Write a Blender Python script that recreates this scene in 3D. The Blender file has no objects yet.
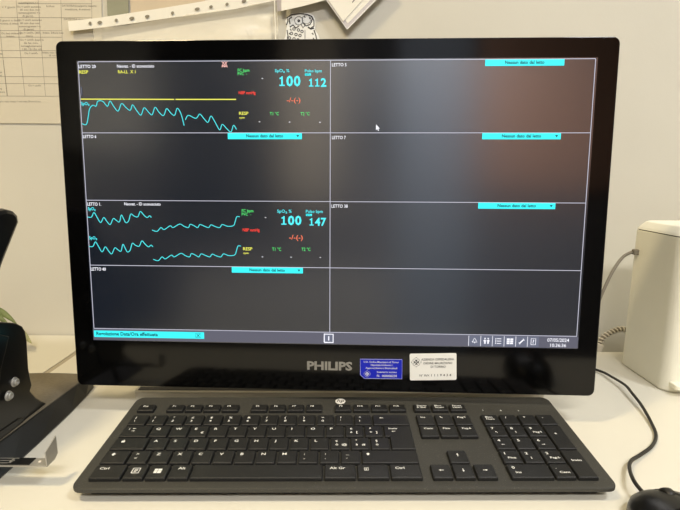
import bpy, bmesh, math, random
from mathutils import Matrix, Vector
random.seed(4)
sc = bpy.context.scene
COL = sc.collection
WM = {}                                   # world matrix of every object built

# ------------------------------------------------------------------ camera
F, PITCH, ROLL, CH = 472.22, 0.17304, 0.003288, 0.27247
camd = bpy.data.cameras.new('camera'); cam = bpy.data.objects.new('camera', camd); COL.objects.link(cam)
camd.sensor_width = 36; camd.lens = F / 680 * 36; camd.clip_start = 0.01
RC = Matrix.Rotation(math.pi / 2 - PITCH, 4, 'X') @ Matrix.Rotation(ROLL, 4, 'Z')
cam.matrix_world = Matrix.Translation((0, 0, CH)) @ RC
sc.camera = cam
def ray(px, py): return RC.to_3x3() @ Vector(((px - 340) / F, -(py - 255) / F, -1))
def hit(px, py, P, n):
    C = Vector((0, 0, CH)); d = ray(px, py); P = Vector(P); n = Vector(n)
    return C + d * ((P - C).dot(n) / d.dot(n))
def desk_at(px, py, z=0.0): return hit(px, py, (0, 0, z), (0, 0, 1))
WALL_Y = 0.765
def wall_at(px, py, y=WALL_Y): return hit(px, py, (0, y, 0), (0, 1, 0))

# ------------------------------------------------------------------ materials
def lin(c): return tuple(((v / 255) / 12.92 if v / 255 <= .04045 else ((v / 255 + .055) / 1.055) ** 2.4) for v in c)
def mat(name, rgb, rough=.5, spec=.5, metal=0, var=0, scale=30, bump=0, bscale=400, ior=1.5, alpha=1, coat=0, trans=0):
    m = bpy.data.materials.new(name); m.use_nodes = True; nt = m.node_tree; b = nt.nodes['Principled BSDF']
    c = lin(rgb); b.inputs['Base Color'].default_value = (*c, 1)
    b.inputs['Roughness'].default_value = rough; b.inputs['Metallic'].default_value = metal
    b.inputs['Specular IOR Level'].default_value = spec; b.inputs['IOR'].default_value = ior
    b.inputs['Alpha'].default_value = alpha; b.inputs['Coat Weight'].default_value = coat
    b.inputs['Transmission Weight'].default_value = trans
    tc = nt.nodes.new('ShaderNodeTexCoord')
    if var:
        n = nt.nodes.new('ShaderNodeTexNoise'); n.inputs['Scale'].default_value = scale; n.inputs['Detail'].default_value = 4
        r = nt.nodes.new('ShaderNodeValToRGB'); r.color_ramp.elements[0].position = .3; r.color_ramp.elements[1].position = .7
        r.color_ramp.elements[0].color = (*[v * (1 - var) for v in c], 1); r.color_ramp.elements[1].color = (*[min(1, v * (1 + var)) for v in c], 1)
        nt.links.new(tc.outputs['Object'], n.inputs['Vector']); nt.links.new(n.outputs['Fac'], r.inputs['Fac']); nt.links.new(r.outputs['Color'], b.inputs['Base Color'])
    if bump:
        n = nt.nodes.new('ShaderNodeTexNoise'); n.inputs['Scale'].default_value = bscale; n.inputs['Detail'].default_value = 2
        u = nt.nodes.new('ShaderNodeBump'); u.inputs['Strength'].default_value = bump; u.inputs['Distance'].default_value = .0005
        nt.links.new(tc.outputs['Object'], n.inputs['Vector']); nt.links.new(n.outputs['Fac'], u.inputs['Height']); nt.links.new(u.outputs['Normal'], b.inputs['Normal'])
    return m
def glow(name, rgb, s=1.0):
    m = mat(name, (8, 8, 8), .3, .5); b = m.node_tree.nodes['Principled BSDF']
    b.inputs['Emission Color'].default_value = (*lin(rgb), 1); b.inputs['Emission Strength'].default_value = s
    return m
def dusty(name, rgb, dust, amt, rough=.5, spec=.4, scale=900):
    """plastic with fine pale dust specks and faint grease smears in its roughness"""
    m = mat(name, rgb, rough, spec, bump=.25, bscale=1500); nt = m.node_tree; b = nt.nodes['Principled BSDF']
    tc = nt.nodes.new('ShaderNodeTexCoord')
    n = nt.nodes.new('ShaderNodeTexNoise'); n.inputs['Scale'].default_value = scale; n.inputs['Detail'].default_value = 1
    r = nt.nodes.new('ShaderNodeValToRGB'); r.color_ramp.elements[0].position = .62; r.color_ramp.elements[1].position = .8
    r.color_ramp.elements[0].color = (0, 0, 0, 1); r.color_ramp.elements[1].color = (amt, amt, amt, 1)
    x = nt.nodes.new('ShaderNodeMixRGB'); x.inputs['Color1'].default_value = (*lin(rgb), 1); x.inputs['Color2'].default_value = (*lin(dust), 1)
    L = nt.links.new; L(tc.outputs['Object'], n.inputs['Vector']); L(n.outputs['Fac'], r.inputs['Fac']); L(r.outputs['Color'], x.inputs['Fac']); L(x.outputs['Color'], b.inputs['Base Color'])
    n2 = nt.nodes.new('ShaderNodeTexNoise'); n2.inputs['Scale'].default_value = 25; n2.inputs['Detail'].default_value = 3
    mr = nt.nodes.new('ShaderNodeMapRange'); mr.inputs['To Min'].default_value = rough - .12; mr.inputs['To Max'].default_value = rough + .12
    L(tc.outputs['Object'], n2.inputs['Vector']); L(n2.outputs['Fac'], mr.inputs['Value']); L(mr.outputs['Result'], b.inputs['Roughness'])
    return m

M = dict(
    wall=mat('painted_wall', (208, 204, 190), .8, .2, var=.02, scale=6, bump=.15, bscale=300),
    wall_far=mat('grey_wall', (112, 110, 112), .8, .2, var=.04, scale=3),
    ceiling=mat('ceiling_paint', (222, 218, 208), .9, .1, var=.01, scale=3),
    floor=mat('vinyl_floor', (70, 74, 84), .45, .4, var=.1, scale=12),
    reflect_pale=mat('pale_grey_panel', (176, 174, 172), .6, .3, var=.03, scale=4),  # this and the next panel colours only feed the blurred screen reflections
    reflect_white=mat('white_panel', (245, 245, 245), .6, .3, var=.01, scale=4), reflect_tan=mat('tan_panel', (186, 176, 160), .6, .3, var=.03, scale=4),
    reflect_brown=mat('brown_panel', (196, 150, 124), .4, .4, var=.08, scale=4),
    reflect_blue=mat('bluish_grey_panel', (150, 162, 180), .4, .4, var=.03, scale=4),
    reflect_dark=mat('dark_panel', (34, 38, 44), .5, .4, var=.05, scale=4),
    desk=mat('cream_laminate', (215, 211, 196), .42, .45, var=.015, scale=14, bump=.05, bscale=700),
    desk_edge=mat('laminate_edge', (170, 160, 140), .5, .4, var=.02),
    housing=mat('black_plastic_housing', (20, 20, 20), .4, .5, bump=.2, bscale=1200, var=.03),
    bezel=mat('gloss_black_bezel', (4, 4, 4), .10, .35, var=.02),
    steel=mat('brushed_steel', (186, 184, 178), .42, .5, metal=.7, var=.06, scale=60),
    stand_metal=mat('pale_stand_plate', (214, 208, 190), .4, .5, metal=0, var=.03),
    black=mat('black_gloss_plastic', (10, 11, 13), .28, .5, var=.05, scale=40),
    satin=mat('satin_black_edge', (30, 30, 29), .42, .5, bump=.1, var=.05),
    taupe=mat('brown_textured_top', (112, 104, 88), .75, .25, var=.1, scale=350, bump=.5, bscale=900),
    body=dusty('keyboard_body_plastic', (57, 56, 51), (126, 121, 108), .35, .5, .4),
    key=dusty('key_plastic', (29, 29, 28), (110, 106, 95), .22, .48, .38),
    legend=mat('white_legend', (226, 226, 220), .5, .3, var=.01),
    logo=mat('silver_logo', (215, 212, 205), .35, .5, var=.02),
    letters=mat('grey_brand_letters', (158, 156, 150), .3, .5, metal=.5, var=.03),
    mouse=mat('mouse_black', (16, 16, 15), .33, .5, bump=.1, bscale=1500, var=.04),
    cord=mat('black_cord', (26, 24, 20), .45, .5, var=.05),
    greycord=mat('grey_cord', (128, 122, 110), .5, .4, var=.04),
    white_plug=mat('white_plug', (222, 216, 205), .5, .4, var=.03),
    box=mat('cream_case_plastic', (236, 233, 216), .5, .35, var=.015, scale=30, bump=.1, bscale=1500),
    seam=mat('dark_seam', (60, 56, 48), .7, .2, var=.05),
    paper=mat('cream_paper', (208, 201, 182), .85, .15, var=.02, scale=18),
    paper_white=mat('white_paper', (240, 236, 222), .85, .15, var=.015, scale=20),
    ink=mat('faded_grey_ink', (142, 136, 124), .8, .1, var=.05),
    ink_dark=mat('dark_ink', (52, 50, 54), .7, .1, var=.05),
    tape=mat('greenish_grey_tape', (150, 150, 128), .4, .4, var=.08, scale=40),
    tan=mat('tan_card', (205, 190, 165), .7, .2, var=.03),
    hole=mat('grey_hole', (140, 134, 118), .8, .1, var=.03),
    lilac=mat('lilac_card', (206, 200, 200), .7, .2, var=.02),
    leaf=mat('leaf_green', (104, 118, 70), .5, .4, var=.25, scale=60),
    leaf_pale=mat('leaf_pale_green', (170, 172, 126), .5, .4, var=.2, scale=60),
    pot=mat('clay_pot', (170, 120, 90), .7, .3, var=.08),
    soil=mat('soil', (60, 48, 38), .9, .1, var=.2, scale=200),
    blue=mat('blue_label', (16, 34, 190), .4, .4, var=.02),
    white_label=mat('white_label', (238, 238, 232), .5, .3, var=.01),
    cyan=glow('screen_cyan', (50, 222, 226), 1.0), cyan_text=glow('screen_cyan_text', (74, 214, 222), 1.0),
    wave=glow('screen_wave_cyan', (70, 205, 210), .9),
    white=glow('screen_white', (228, 228, 236), .9), line=glow('screen_line', (190, 190, 205), .75),
    yellow=glow('screen_yellow', (222, 222, 90), .9), green=glow('screen_green', (80, 215, 110), .9),
    red=glow('screen_red', (240, 66, 52), .9), orange=glow('screen_orange', (240, 118, 84), .9), pink=glow('screen_pink', (250, 190, 180), .9),
    bar=glow('screen_toolbar', (92, 92, 106), .75), dim=glow('screen_button', (100, 104, 122), .8), bartext=glow('screen_dark_text', (10, 70, 80), .8),
    lamp=glow('lamp_diffuser', (255, 250, 240), 3.0),
)
def pocket_mat():
    m = mat('clear_pocket_film', (246, 240, 222), .25, .6, var=.03, scale=50, bump=.9, bscale=60, alpha=.32)
    return m
M['pocket'] = pocket_mat()
m = mat('lcd_panel', (3, 3, 4), .19, .9, ior=2.1, var=.02)
b = m.node_tree.nodes['Principled BSDF']; b.inputs['Emission Color'].default_value = (*lin((20, 28, 40)), 1); b.inputs['Emission Strength'].default_value = .5
M['lcd'] = m

# ------------------------------------------------------------------ geometry helpers
class G:
    """collects geometry, several materials, then becomes ONE mesh object"""
    def __init__(s): s.v = []; s.f = []; s.m = []; s.sm = []
    def add(s, vs, fs, mi=0, T=None, smooth=False):
        o = len(s.v)
        for p in vs:
            p = Vector(p); s.v.append(T @ p if T is not None else p)
        for f in fs: s.f.append(tuple(i + o for i in f)); s.m.append(mi); s.sm.append(smooth)
        return s
    def box(s, a, b_, mi=0, T=None):
        (x0, y0, z0), (x1, y1, z1) = a, b_
        v = [(x0, y0, z0), (x1, y0, z0), (x1, y1, z0), (x0, y1, z0), (x0, y0, z1), (x1, y0, z1), (x1, y1, z1), (x0, y1, z1)]
        return s.add(v, [(3, 2, 1, 0), (4, 5, 6, 7), (0, 1, 5, 4), (1, 2, 6, 5), (2, 3, 7, 6), (3, 0, 4, 7)], mi, T)
    def loft(s, rings, mi=0, T=None, caps=(True, True), smooth=False):
        n = len(rings[0]); v = [p for r in rings for p in r]; f = []
        for k in range(len(rings) - 1):
            for i in range(n):
                j = (i + 1) % n; f.append((k * n + i, k * n + j, (k + 1) * n + j, (k + 1) * n + i))
        s.add(v, f, mi, T, smooth); o = len(s.v) - len(v)
        if caps[0]: s.f.append(tuple(o + i for i in reversed(range(n)))); s.m.append(mi); s.sm.append(False)
        if caps[1]: s.f.append(tuple(o + (len(rings) - 1) * n + i for i in range(n))); s.m.append(mi); s.sm.append(False)
        return s
    def slab(s, x0, x1, y0, y1, z0, z1, r=.002, bev=.0005, mi=0, T=None, seg=4, bb=0):
        """rounded rectangle prism along z with bevelled top (and bottom when bb)"""
        def ring(i, z): return [(x, y, z) for x, y in rrect(x0 + i, x1 - i, y0 + i, y1 - i, max(r - i, 1e-5), seg)]
        rs = []
        if bb: rs += [ring(bb, z0), ring(bb * .3, z0 + bb * .3), ring(0, z0 + bb)]
        else: rs += [ring(0, z0)]
        if bev: rs += [ring(0, z1 - bev), ring(bev * .3, z1 - bev * .3), ring(bev, z1)]
        else: rs += [ring(0, z1)]
        return s.loft(rs, mi, T)
    def tube(s, pts, r, mi=0, seg=10, T=None, steps=6, caps=True, raw=False):
        P = [Vector(p) for p in pts] if raw else spline(pts, steps)
        rings = []; up = Vector((0, 0, 1)); prev = None
        for i, p in enumerate(P):
            t = (P[min(i + 1, len(P) - 1)] - P[max(i - 1, 0)]).normalized()
            if prev is None:
                a = t.cross(up); a = a if a.length > 1e-3 else t.cross(Vector((1, 0, 0)))
            else: a = prev - t * prev.dot(t)
            a.normalize(); prev = a; b_ = t.cross(a); rr = r(i / (len(P) - 1)) if callable(r) else r
            rings.append([p + a * math.cos(q) * rr + b_ * math.sin(q) * rr for q in [2 * math.pi * k / seg for k in range(seg)]])
        return s.loft(rings, mi, T, (caps, caps), True)
    def obj(s, name, mats, parent=None, at=None, frame=None):
        """s.v are in `frame` (world matrix, default world); `at` = world matrix of the object's own origin"""
        if not isinstance(mats, (list, tuple)): mats = [mats]
        frame = frame or Matrix.Identity(4); at = at or (WM[parent] if parent else Matrix.Identity(4))
        T = at.inverted() @ frame
        me = bpy.data.meshes.new(name); me.from_pydata([T @ v for v in s.v], [], s.f)
        for x in mats: me.materials.append(M[x] if isinstance(x, str) else x)
        me.polygons.foreach_set('material_index', s.m); me.polygons.foreach_set('use_smooth', s.sm)
        me.update()
        o = bpy.data.objects.new(name, me); COL.objects.link(o); place(o, parent, at)
        return o
def place(o, parent, at):
    if parent: o.parent = parent; o.matrix_basis = WM[parent].inverted() @ at
    else: o.matrix_basis = at
    WM[o] = at.copy()
def empty(name, at, label, cat, group=None):
    o = bpy.data.objects.new(name, None); o.empty_display_size = .05; COL.objects.link(o)
    at = at if isinstance(at, Matrix) else Matrix.Translation(at)
    place(o, None, at); tag(o, label, cat, group); return o
def tag(o, label, cat, group=None, kind=None):
    o['label'] = label; o['category'] = cat
    if group: o['group'] = group
    return o
def struct(o): o['kind'] = 'structure'; return o
def rrect(x0, x1, y0, y1, r, seg=4):
    out = []
    for cx, cy, a0 in ((x1 - r, y1 - r, 0), (x0 + r, y1 - r, 90), (x0 + r, y0 + r, 180), (x1 - r, y0 + r, 270)):
        for k in range(seg + 1):
            a = math.radians(a0 + 90 * k / seg); out.append((cx + r * math.cos(a), cy + r * math.sin(a)))
    return out
def spline(pts, steps=6):
    P = [Vector(p) for p in pts]; out = []
    for i in range(len(P) - 1):
        a, b_, c, d = P[max(i - 1, 0)], P[i], P[i + 1], P[min(i + 2, len(P) - 1)]
        for k in range(steps):
            t = k / steps
            out.append(.5 * ((2 * b_) + (c - a) * t + (2 * a - 5 * b_ + 4 * c - d) * t * t + (3 * b_ - a - 3 * c + d) * t ** 3))
    out.append(P[-1]); return out
_tc = {}
def _raw(st, bold):
    if (st, bold) not in _tc:
        c = bpy.data.curves.new('t', 'FONT'); c.body = st; c.resolution_u = 2; c.size = 1; c.offset = bold; c.fill_mode = 'FRONT'
        o = bpy.data.objects.new('t', c); me = o.to_mesh()
        _tc[st, bold] = ([v.co.copy() for v in me.vertices], [tuple(p.vertices) for p in me.polygons])
        o.to_mesh_clear(); bpy.data.objects.remove(o); bpy.data.curves.remove(c)
    return _tc[st, bold]
CAP = max(v.y for v in _raw('H', 0)[0])
def text(st, h, w=None, align='L', bold=.0):
    """flat lettering in the xy plane, baseline y=0, cap height h, scaled to width w"""
    v, f = _raw(st, bold)
    if not v: return [], []
    x0 = min(p.x for p in v); x1 = max(p.x for p in v); sy = h / CAP; sx = w / (x1 - x0) if w else sy
    off = {'L': -x0, 'C': -(x0 + x1) / 2, 'R': -x1}[align]
    return [Vector(((p.x + off) * sx, p.y * sy, 0)) for p in v], f
def stroke(pts, w):
    """flat ribbon of width w through 2-D points (mitred)"""
    n = len(pts); L, R_ = [], []
    for i, p in enumerate(pts):
        a = Vector(pts[max(i - 1, 0)]); c = Vector(pts[min(i + 1, n - 1)]); t = (c - a)
        t = t.normalized() if t.length else Vector((1, 0)); nn = Vector((-t.y, t.x)) * w / 2
        L.append(Vector(p) + nn); R_.append(Vector(p) - nn)
    v = [(p.x, p.y, 0) for p in L + R_]
    return v, [(i, n + i, n + i + 1, i + 1)[::-1] for i in range(n - 1)]

# ------------------------------------------------------------------ room
GAPY = 0.695                    # back edge of the main desk
RX, RB, FLZ, CZ = 2.2, -2.1, -0.74, 1.75
struct(G().box((-RX, WALL_Y, FLZ), (RX, WALL_Y + .1, CZ)).obj('wall_back', 'wall'))
struct(G().box((-RX - .1, RB, FLZ), (-RX, WALL_Y + .1, CZ)).obj('wall_left', 'wall'))
struct(G().box((RX, RB, FLZ), (RX + .1, WALL_Y + .1, CZ)).obj('wall_right', 'wall'))
struct(G().box((-RX - .1, RB - .1, FLZ), (RX + .1, RB, CZ)).obj('wall_front', 'wall_far'))
struct(G().box((-RX - .1, RB - .1, FLZ - .05), (RX + .1, WALL_Y + .1, FLZ)).obj('floor', 'floor'))
struct(G().box((-RX - .1, RB - .1, CZ), (RX + .1, WALL_Y + .1, CZ + .05)).obj('ceiling', 'ceiling'))
# unseen panels added behind the camera, coloured to shape the blurred screen reflections
struct(G().box((.66, RB, .42), (1.75, RB + .03, 1.55)).obj('reflection_panel_1', 'reflect_brown'))
struct(G().box((.16, RB, FLZ), (.62, RB + .04, 1.5)).obj('reflection_panel_2', 'reflect_blue'))
struct(G().box((-1.42, RB, .1), (-.62, RB + .02, 1.5)).obj('reflection_panel_3', 'reflect_dark'))
struct(G().box((-2.1, RB, .7), (-1.48, RB + .02, 1.5)).obj('reflection_panel_4', 'reflect_white'))
struct(G().box((-.05, RB, .6), (.12, RB + .02, 1.5)).obj('reflection_panel_5', 'reflect_dark'))
struct(G().box((-.60, RB, .35), (-.24, RB + .03, 1.5)).obj('reflection_panel_8', 'reflect_tan'))
struct(G().box((-1.2, RB, -.55), (.14, RB + .25, -.12)).obj('reflection_panel_6', 'reflect_pale'))
struct(G().box((-2.15, RB, FLZ), (-1.3, RB + .3, -.02)).obj('reflection_panel_7', 'reflect_dark'))

# ------------------------------------------------------------------ desks
SX = -.4035
dk = empty('desk', (0.3, .3, FLZ), 'cream laminate desk carrying the monitor, keyboard and mouse', 'desk')
G().slab(SX + .0045, 1.3, .20, GAPY, -.028, 0, .002, .001).obj('desktop', 'desk', dk)
G().box((SX - .0044, .21, -.02), (SX + .0044, GAPY - .002, -.0015)).obj('joint_strip', 'desk_edge', dk)
for x in (-.36, 1.24):
    for y in (.25, GAPY - .06): G().box((x - .02, y - .02, FLZ), (x + .02, y + .02, -.028)).obj('leg', 'steel', dk)
dk2 = empty('desk', (-.9, .3, FLZ), 'cream laminate side desk pushed against the wall, left of the seam', 'desk')
G().slab(-1.6, SX - .0045, .20, WALL_Y - .002, -.028, 0, .002, .001).obj('desktop', 'desk', dk2)
for x in (-1.55, -.45):
    for y in (.25, WALL_Y - .06): G().box((x - .02, y - .02, FLZ), (x + .02, y + .02, -.028)).obj('leg', 'steel', dk2)

# ------------------------------------------------------------------ monitor
MF = Matrix.Translation((-.0098, .48909, .08878)) @ Matrix.Rotation(-.0403, 4, 'Z') @ Matrix.Rotation(-.0505, 4, 'X')
def scr(px, py):
    q = MF.inverted() @ hit(px, py, MF.translation, MF.to_3x3() @ Vector((0, 1, 0))); return Vector((q.x, q.z))
SF = MF @ Matrix.Rotation(math.pi / 2, 4, 'X')        # screen frame: x right, y up the glass, z out of it
mon = empty('monitor', Matrix.Translation((0, .59, 0)) @ Matrix.Rotation(-.0403, 4, 'Z'),
            'wide black flat screen monitor showing patient waveforms, with two labels on its lower bezel', 'monitor')
g = G()
g.loft([[(x, y, z) for x, y in rrect(-.2858 + i, .2850 - i, -.0535 + i, .3170 - i, max(.007 - i * .5, .002), 5)] for i, z in
        ((.0024, -.0002), (.0006, -.0008), (0, -.0022), (0, -.016), (.004, -.022), (.03, -.036), (.06, -.042))][::-1])
g.obj('housing', 'housing', mon, frame=SF)
G().slab(-.2842, .2834, -.0522, .3160, -.001, .0002, .006, .0002, seg=5).obj('bezel', 'bezel', mon, frame=SF)
panel = G().box((-.2635, -.0005, .0001), (.2635, .2968, .0006)).obj('screen', 'lcd', mon, frame=SF)
def glass(g, z=.0009): # lift flat screen geometry off the glass
    for v in g.v: v.z += z
    return g
def sobj(name, g, mats, z=.0009): return glass(g, z).obj(name, mats, panel, frame=SF)
def quad(x0, x1, y0, y1): return [(x0, y0, 0), (x1, y0, 0), (x1, y1, 0), (x0, y1, 0)], [(0, 1, 2, 3)]
def stext(name, st, xa, xb, yb, caph, m, bold=.02, z=.0010):
    a = scr(xa, yb); c = scr(xb, yb); h = (scr(xa, yb - caph) - a).y
    v, f = text(st, h, (c - a).x, bold=bold); g = G().add(v, f, 0, Matrix.Translation((a.x, a.y, 0)))
    return sobj(name, g, m, z)
# dividers
XL, XC, XR = -.2618, -.0010, .2612
ROW = [.2955, .2240, .1538, .0838, .0133]
for y in ROW: sobj('divider_line', G().add(*quad(XL, XR, y - .00035, y + .00035)), 'line')
for x in (XL, XC, XR): sobj('divider_line', G().add(*quad(x - .00035, x + .00035, ROW[-1], ROW[0])), 'line')
sobj('toolbar', G().add(*quad(-.2630, .2630, .0002, ROW[-1] - .0004)), 'bar', .0008)
# banners
def banner(xa, xb, row, arrow=True):
    y1 = ROW[row] - .0002; y0 = y1 - .0062
    za = scr(xa, PY[row]).x; zb = scr(xb, PY[row]).x; w = zb - za
    g = G().add(*quad(za, zb, y0, y1), 0)
    v, f = text('Nessun dato dal letto', .0030, w * .50, bold=.03); g.add(v, f, 1, Matrix.Translation((za + w * .25, y0 + .0018, .0003)))
    if arrow: g.add([(zb - w * .075, y1 - .002, .0003), (zb - w * .055, y0 + .0018, .0003), (zb - w * .035, y1 - .002, .0003)], [(0, 1, 2)], 1)
    return sobj('status_banner', g, ['cyan', 'bartext'])
PY = [63, 136, 206, 270]
banner(228, 302, 1); banner(232, 303, 3); banner(485, 564, 0, False); banner(482, 560.5, 1); banner(478, 555, 2)
a = scr(94.3, 330.2); c = scr(204.5, 338.6); g = G().add(*quad(a.x, c.x, c.y, a.y), 0)
v, f = text('Regolazione Data/Ora effettuata', .0038, .0690, bold=.03); g.add(v, f, 1, Matrix.Translation((a.x + .0028, c.y + .0022, .0003)))
q = Vector((c.x - .0065, (a.y + c.y) / 2))
for k in (-1, 1): g.add(*stroke([(q.x - .0018, q.y - .0018 * k), (q.x + .0018, q.y + .0018 * k)], .0006), 1, Matrix.Translation((0, 0, .0003)))
for pts in ([(-1, -1), (-1, 1), (1, 1), (1, -1), (-1, -1)],): g.add(*stroke([(q.x + .0030 * s, q.y + .0023 * t) for s, t in pts], .0004), 1, Matrix.Translation((0, 0, .0003)))
sobj('message_banner', g, ['cyan', 'bartext'])
# bed names
for st, xa, xb, y in (('LETTO 20', 79.3, 96.3, 68.3), ('LETTO 6', 83.7, 96.8, 138.2), ('LETTO 1.', 88, 101.6, 205.6), ('LETTO 40', 91.5, 106.3, 270.4),
                      ('LETTO 5', 332, 346.5, 66.6), ('LETTO 7', 332, 345.8, 139.2), ('LETTO 38', 331.6, 347.7, 207.6)):
    stext('bed_name', st, xa, xb, y, 3.1, 'white', .010)
stext('patient_name', 'Neonat. - ID sconosciuto', 117.5, 154.6, 67.9, 3.1, 'white', .008)
stext('patient_name', 'Neonat. - ID sconosciuto', 124.7, 161, 205.3, 2.9, 'white', .008)
stext('channel_name', 'RESP', 79.6, 88.8, 73.8, 3.1, 'yellow', .012)
stext('channel_name', 'RA-LL  X 1', 118.5, 136, 73.6, 3.1, 'yellow', .008)
stext('channel_name', 'SpO₂', 81.6, 90, 105.3, 3.1, 'cyan_text', .012)
stext('channel_name', 'SpO₂', 88.5, 96, 210.2, 3.0, 'cyan_text', .012)
stext('channel_name', 'SpO₂', 89.7, 97.5, 239.2, 3.0, 'cyan_text', .012)
# waveforms
def P4(o, pts): return [scr(o[0] + x / 4, o[1] + y / 4) for x, y in pts]
def wave(p, m='wave', w=.00085, st=5):
    P = spline([(q.x, q.y, 0) for q in p], st) if st else [Vector((q.x, q.y, 0)) for q in p]
    sobj('waveform', G().add(*stroke([(q.x, q.y) for q in P], w)), m, .0011)
wave([scr(81.5, 99.3), scr(174.5, 99.6)], 'yellow', .0010, 0); wave([scr(176, 99.6), scr(236.3, 99.6)], 'yellow', .0010, 0)
o_ = (70, 50)
wave(P4(o_, [(50, 295), (68, 298), (76, 262), (80, 238), (92, 222), (107, 225), (113, 206), (133, 206), (152, 226), (162, 205), (178, 228), (195, 245), (208, 215), (225, 230), (243, 242), (252, 220),
     (270, 245), (286, 261), (298, 232), (315, 248), (330, 260), (342, 230), (358, 250), (376, 263), (388, 235), (404, 252), (420, 262), (430, 234), (445, 255), (458, 303)]))
wave(P4(o_, [(463, 280), (475, 262), (505, 274), (520, 257), (537, 275), (553, 290), (565, 265), (582, 290), (600, 320), (610, 298), (628, 315), (645, 328), (655, 302), (667, 318)]))
for dx, dy in ((0, 0), (6, 117)):
    wave(P4((70, 190), [(x + dx, y + dy) for x, y in [(72, 108), (88, 108), (98, 90), (112, 112), (125, 130), (137, 110), (150, 126), (163, 138), (175, 114), (188, 122), (200, 127), (207, 100), (216, 114), (225, 130),
         (236, 124), (245, 96), (258, 104), (273, 107), (283, 86), (297, 100), (310, 110), (320, 103), (327, 110)]]))
    wave(P4((70, 190), [(x + dx * .8, y + dy) for x, y in [(330, 160), (350, 165), (365, 150), (378, 158), (402, 143), (414, 150), (440, 136), (458, 145), (475, 150), (482, 137), (498, 143), (512, 150), (521, 138), (540, 145),
         (556, 150), (565, 139), (582, 146), (600, 150), (610, 138), (632, 145), (655, 142), (662, 125), (668, 107), (680, 107)]]))
# numbers
def digits(st, xa, xb, yb, caph, m):
    a = scr(xa, yb); c = scr(xb, yb); h = (scr(xa, yb - caph) - a).y; w = (c - a).x / len(st); g = G()
    for i, ch in enumerate(st):
        T = Matrix.Translation((a.x + w * i, a.y, 0))
        if ch == '1':
            k = w * .84; b_ = .13 * h
            g.add([(k * .38, b_, 0), (k * .64, b_, 0), (k * .64, h, 0), (k * .46, h, 0), (k * .38, h * .90, 0)], [(0, 1, 2, 3, 4)], 0, T)
            g.add([(k * .38, h * .90, 0), (k * .12, h * .84, 0), (k * .12, h * .70, 0), (k * .38, h * .72, 0)], [(0, 1, 2, 3)], 0, T)
            g.add(*quad(k * .08, k * .95, 0, b_), 0, T)
        else:
            v, f = text(ch, h, w * .90, bold=.03); g.add(v, f, 0, T)
    return sobj('reading', g, m, .0010)
def params(dx, y):
    stext('parameter_label', 'FC bpm', 238 + dx[0], 249.6 + dx[0], y[0], 3, 'green', .006)
    stext('parameter_label', 'PVC  -', 238 + dx[0], 247.3 + dx[0], y[0] + 3.4, 2.9, 'green', .006)
    stext('parameter_label', 'SpO₂ %', 275 + dx[1], 289.5 + dx[1], y[0] + .4, 3, 'cyan_text', .008)
    stext('parameter_label', 'Polso bpm', 305 + dx[2], 321.8 + dx[2], y[0] + .6, 3, 'cyan_text', .006)
    stext('parameter_label', 'NBP mmHg', 239 + dx[0], 255.8 + dx[0], y[2], 3, 'red', .008)
    stext('parameter_label', 'RESP', 239.3 + dx[0], 248.6 + dx[0], y[4], 3, 'yellow', .010)
    stext('parameter_label', 'rpm', 239.6 + dx[0], 244.8 + dx[0], y[4] + 3.6, 1.9, 'yellow', .010)
    stext('parameter_label', 'T1 °C', 270 + dx[1], 279 + dx[1], y[4] + .4, 3.1, 'green', .006)
    stext('parameter_label', 'T2 °C', 300.6 + dx[2], 309.6 + dx[2], y[4] + .5, 3.1, 'green', .006)
    stext('reading', '-/-(-)', 287 + dx[1], 300.5 + dx[1], y[3], 4.4, 'orange', .004)
    a = scr(305 + dx[2], y[0] + 1.6); c = scr(311 + dx[2], y[0] + 3.8)
    g = G().add(*quad(a.x, c.x, c.y, a.y), 0); v, f = text('SpO₂', .0014, .0045, bold=.02); g.add(v, f, 1, Matrix.Translation((a.x + .0006, c.y + .0006, .0003)))
    sobj('source_tag', g, ['cyan', 'bartext'])
    for px, py in y[5]:
        q = scr(px, py); sobj('reading', G().add(*quad(q.x - .0008, q.x + .0008, q.y - .0003, q.y + .0003)), 'white')
params((0, 0, 0), (72, 0, 94.4, 102.4, 115, [(262.5, 78.7), (259.7, 121.9), (289.7, 122.2), (320, 122.4)]))
params((4, 2.3, 1), (212.2, 0, 231.3, 239.4, 250.2, [(265.7, 217.5), (262.6, 256.8), (291.2, 257.1), (320.4, 257.4)]))
digits('100', 279, 301.4, 86.2, 9.7, 'cyan_text'); digits('112', 308.6, 327, 86.8, 8.0, 'cyan_text')
digits('100', 281, 302.3, 224.6, 8.6, 'cyan_text'); digits('147', 309.2, 326.8, 225.4, 7.4, 'cyan_text')
# lead scale bar, silenced alarm bell, pointer
a = scr(81.6, 87); c = scr(82.8, 95.6); sobj('scale_bar', G().add(*quad(a.x, c.x, c.y, a.y)), 'dim', .001)
def bell(q, s, m, w=.0006, cross=True, name='alarm_bell_icon'):
    g = G().add(*stroke([(q.x + s * x, q.y + s * y) for x, y in [(-1, -.55), (-.6, -.2), (-.55, .4), (0, 1), (.55, .4), (.6, -.2), (1, -.55), (-1, -.55)]], w))
    g.add([(q.x - .3 * s, q.y - .65 * s, 0), (q.x, q.y - 1.05 * s, 0), (q.x + .3 * s, q.y - .65 * s, 0)], [(0, 1, 2)])
    if cross:
        for k in (-1, 1): g.add(*stroke([(q.x - s, q.y - s * k), (q.x + s, q.y + s * k)], w * .8))
    sobj(name, g, m)
bell(scr(224.8, 64.6), .0030, 'pink', .0005)
q = scr(376, 124.6); s = .0060
sobj('mouse_pointer', G().add([(q.x + x * s, q.y + y * s, 0) for x, y in [(0, 0), (0, -.95), (.22, -.75), (.38, -1.1), (.52, -1.02), (.36, -.7), (.66, -.7)]], [(0, 1, 2, 3, 4, 5, 6)]), 'white', .0013)
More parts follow.
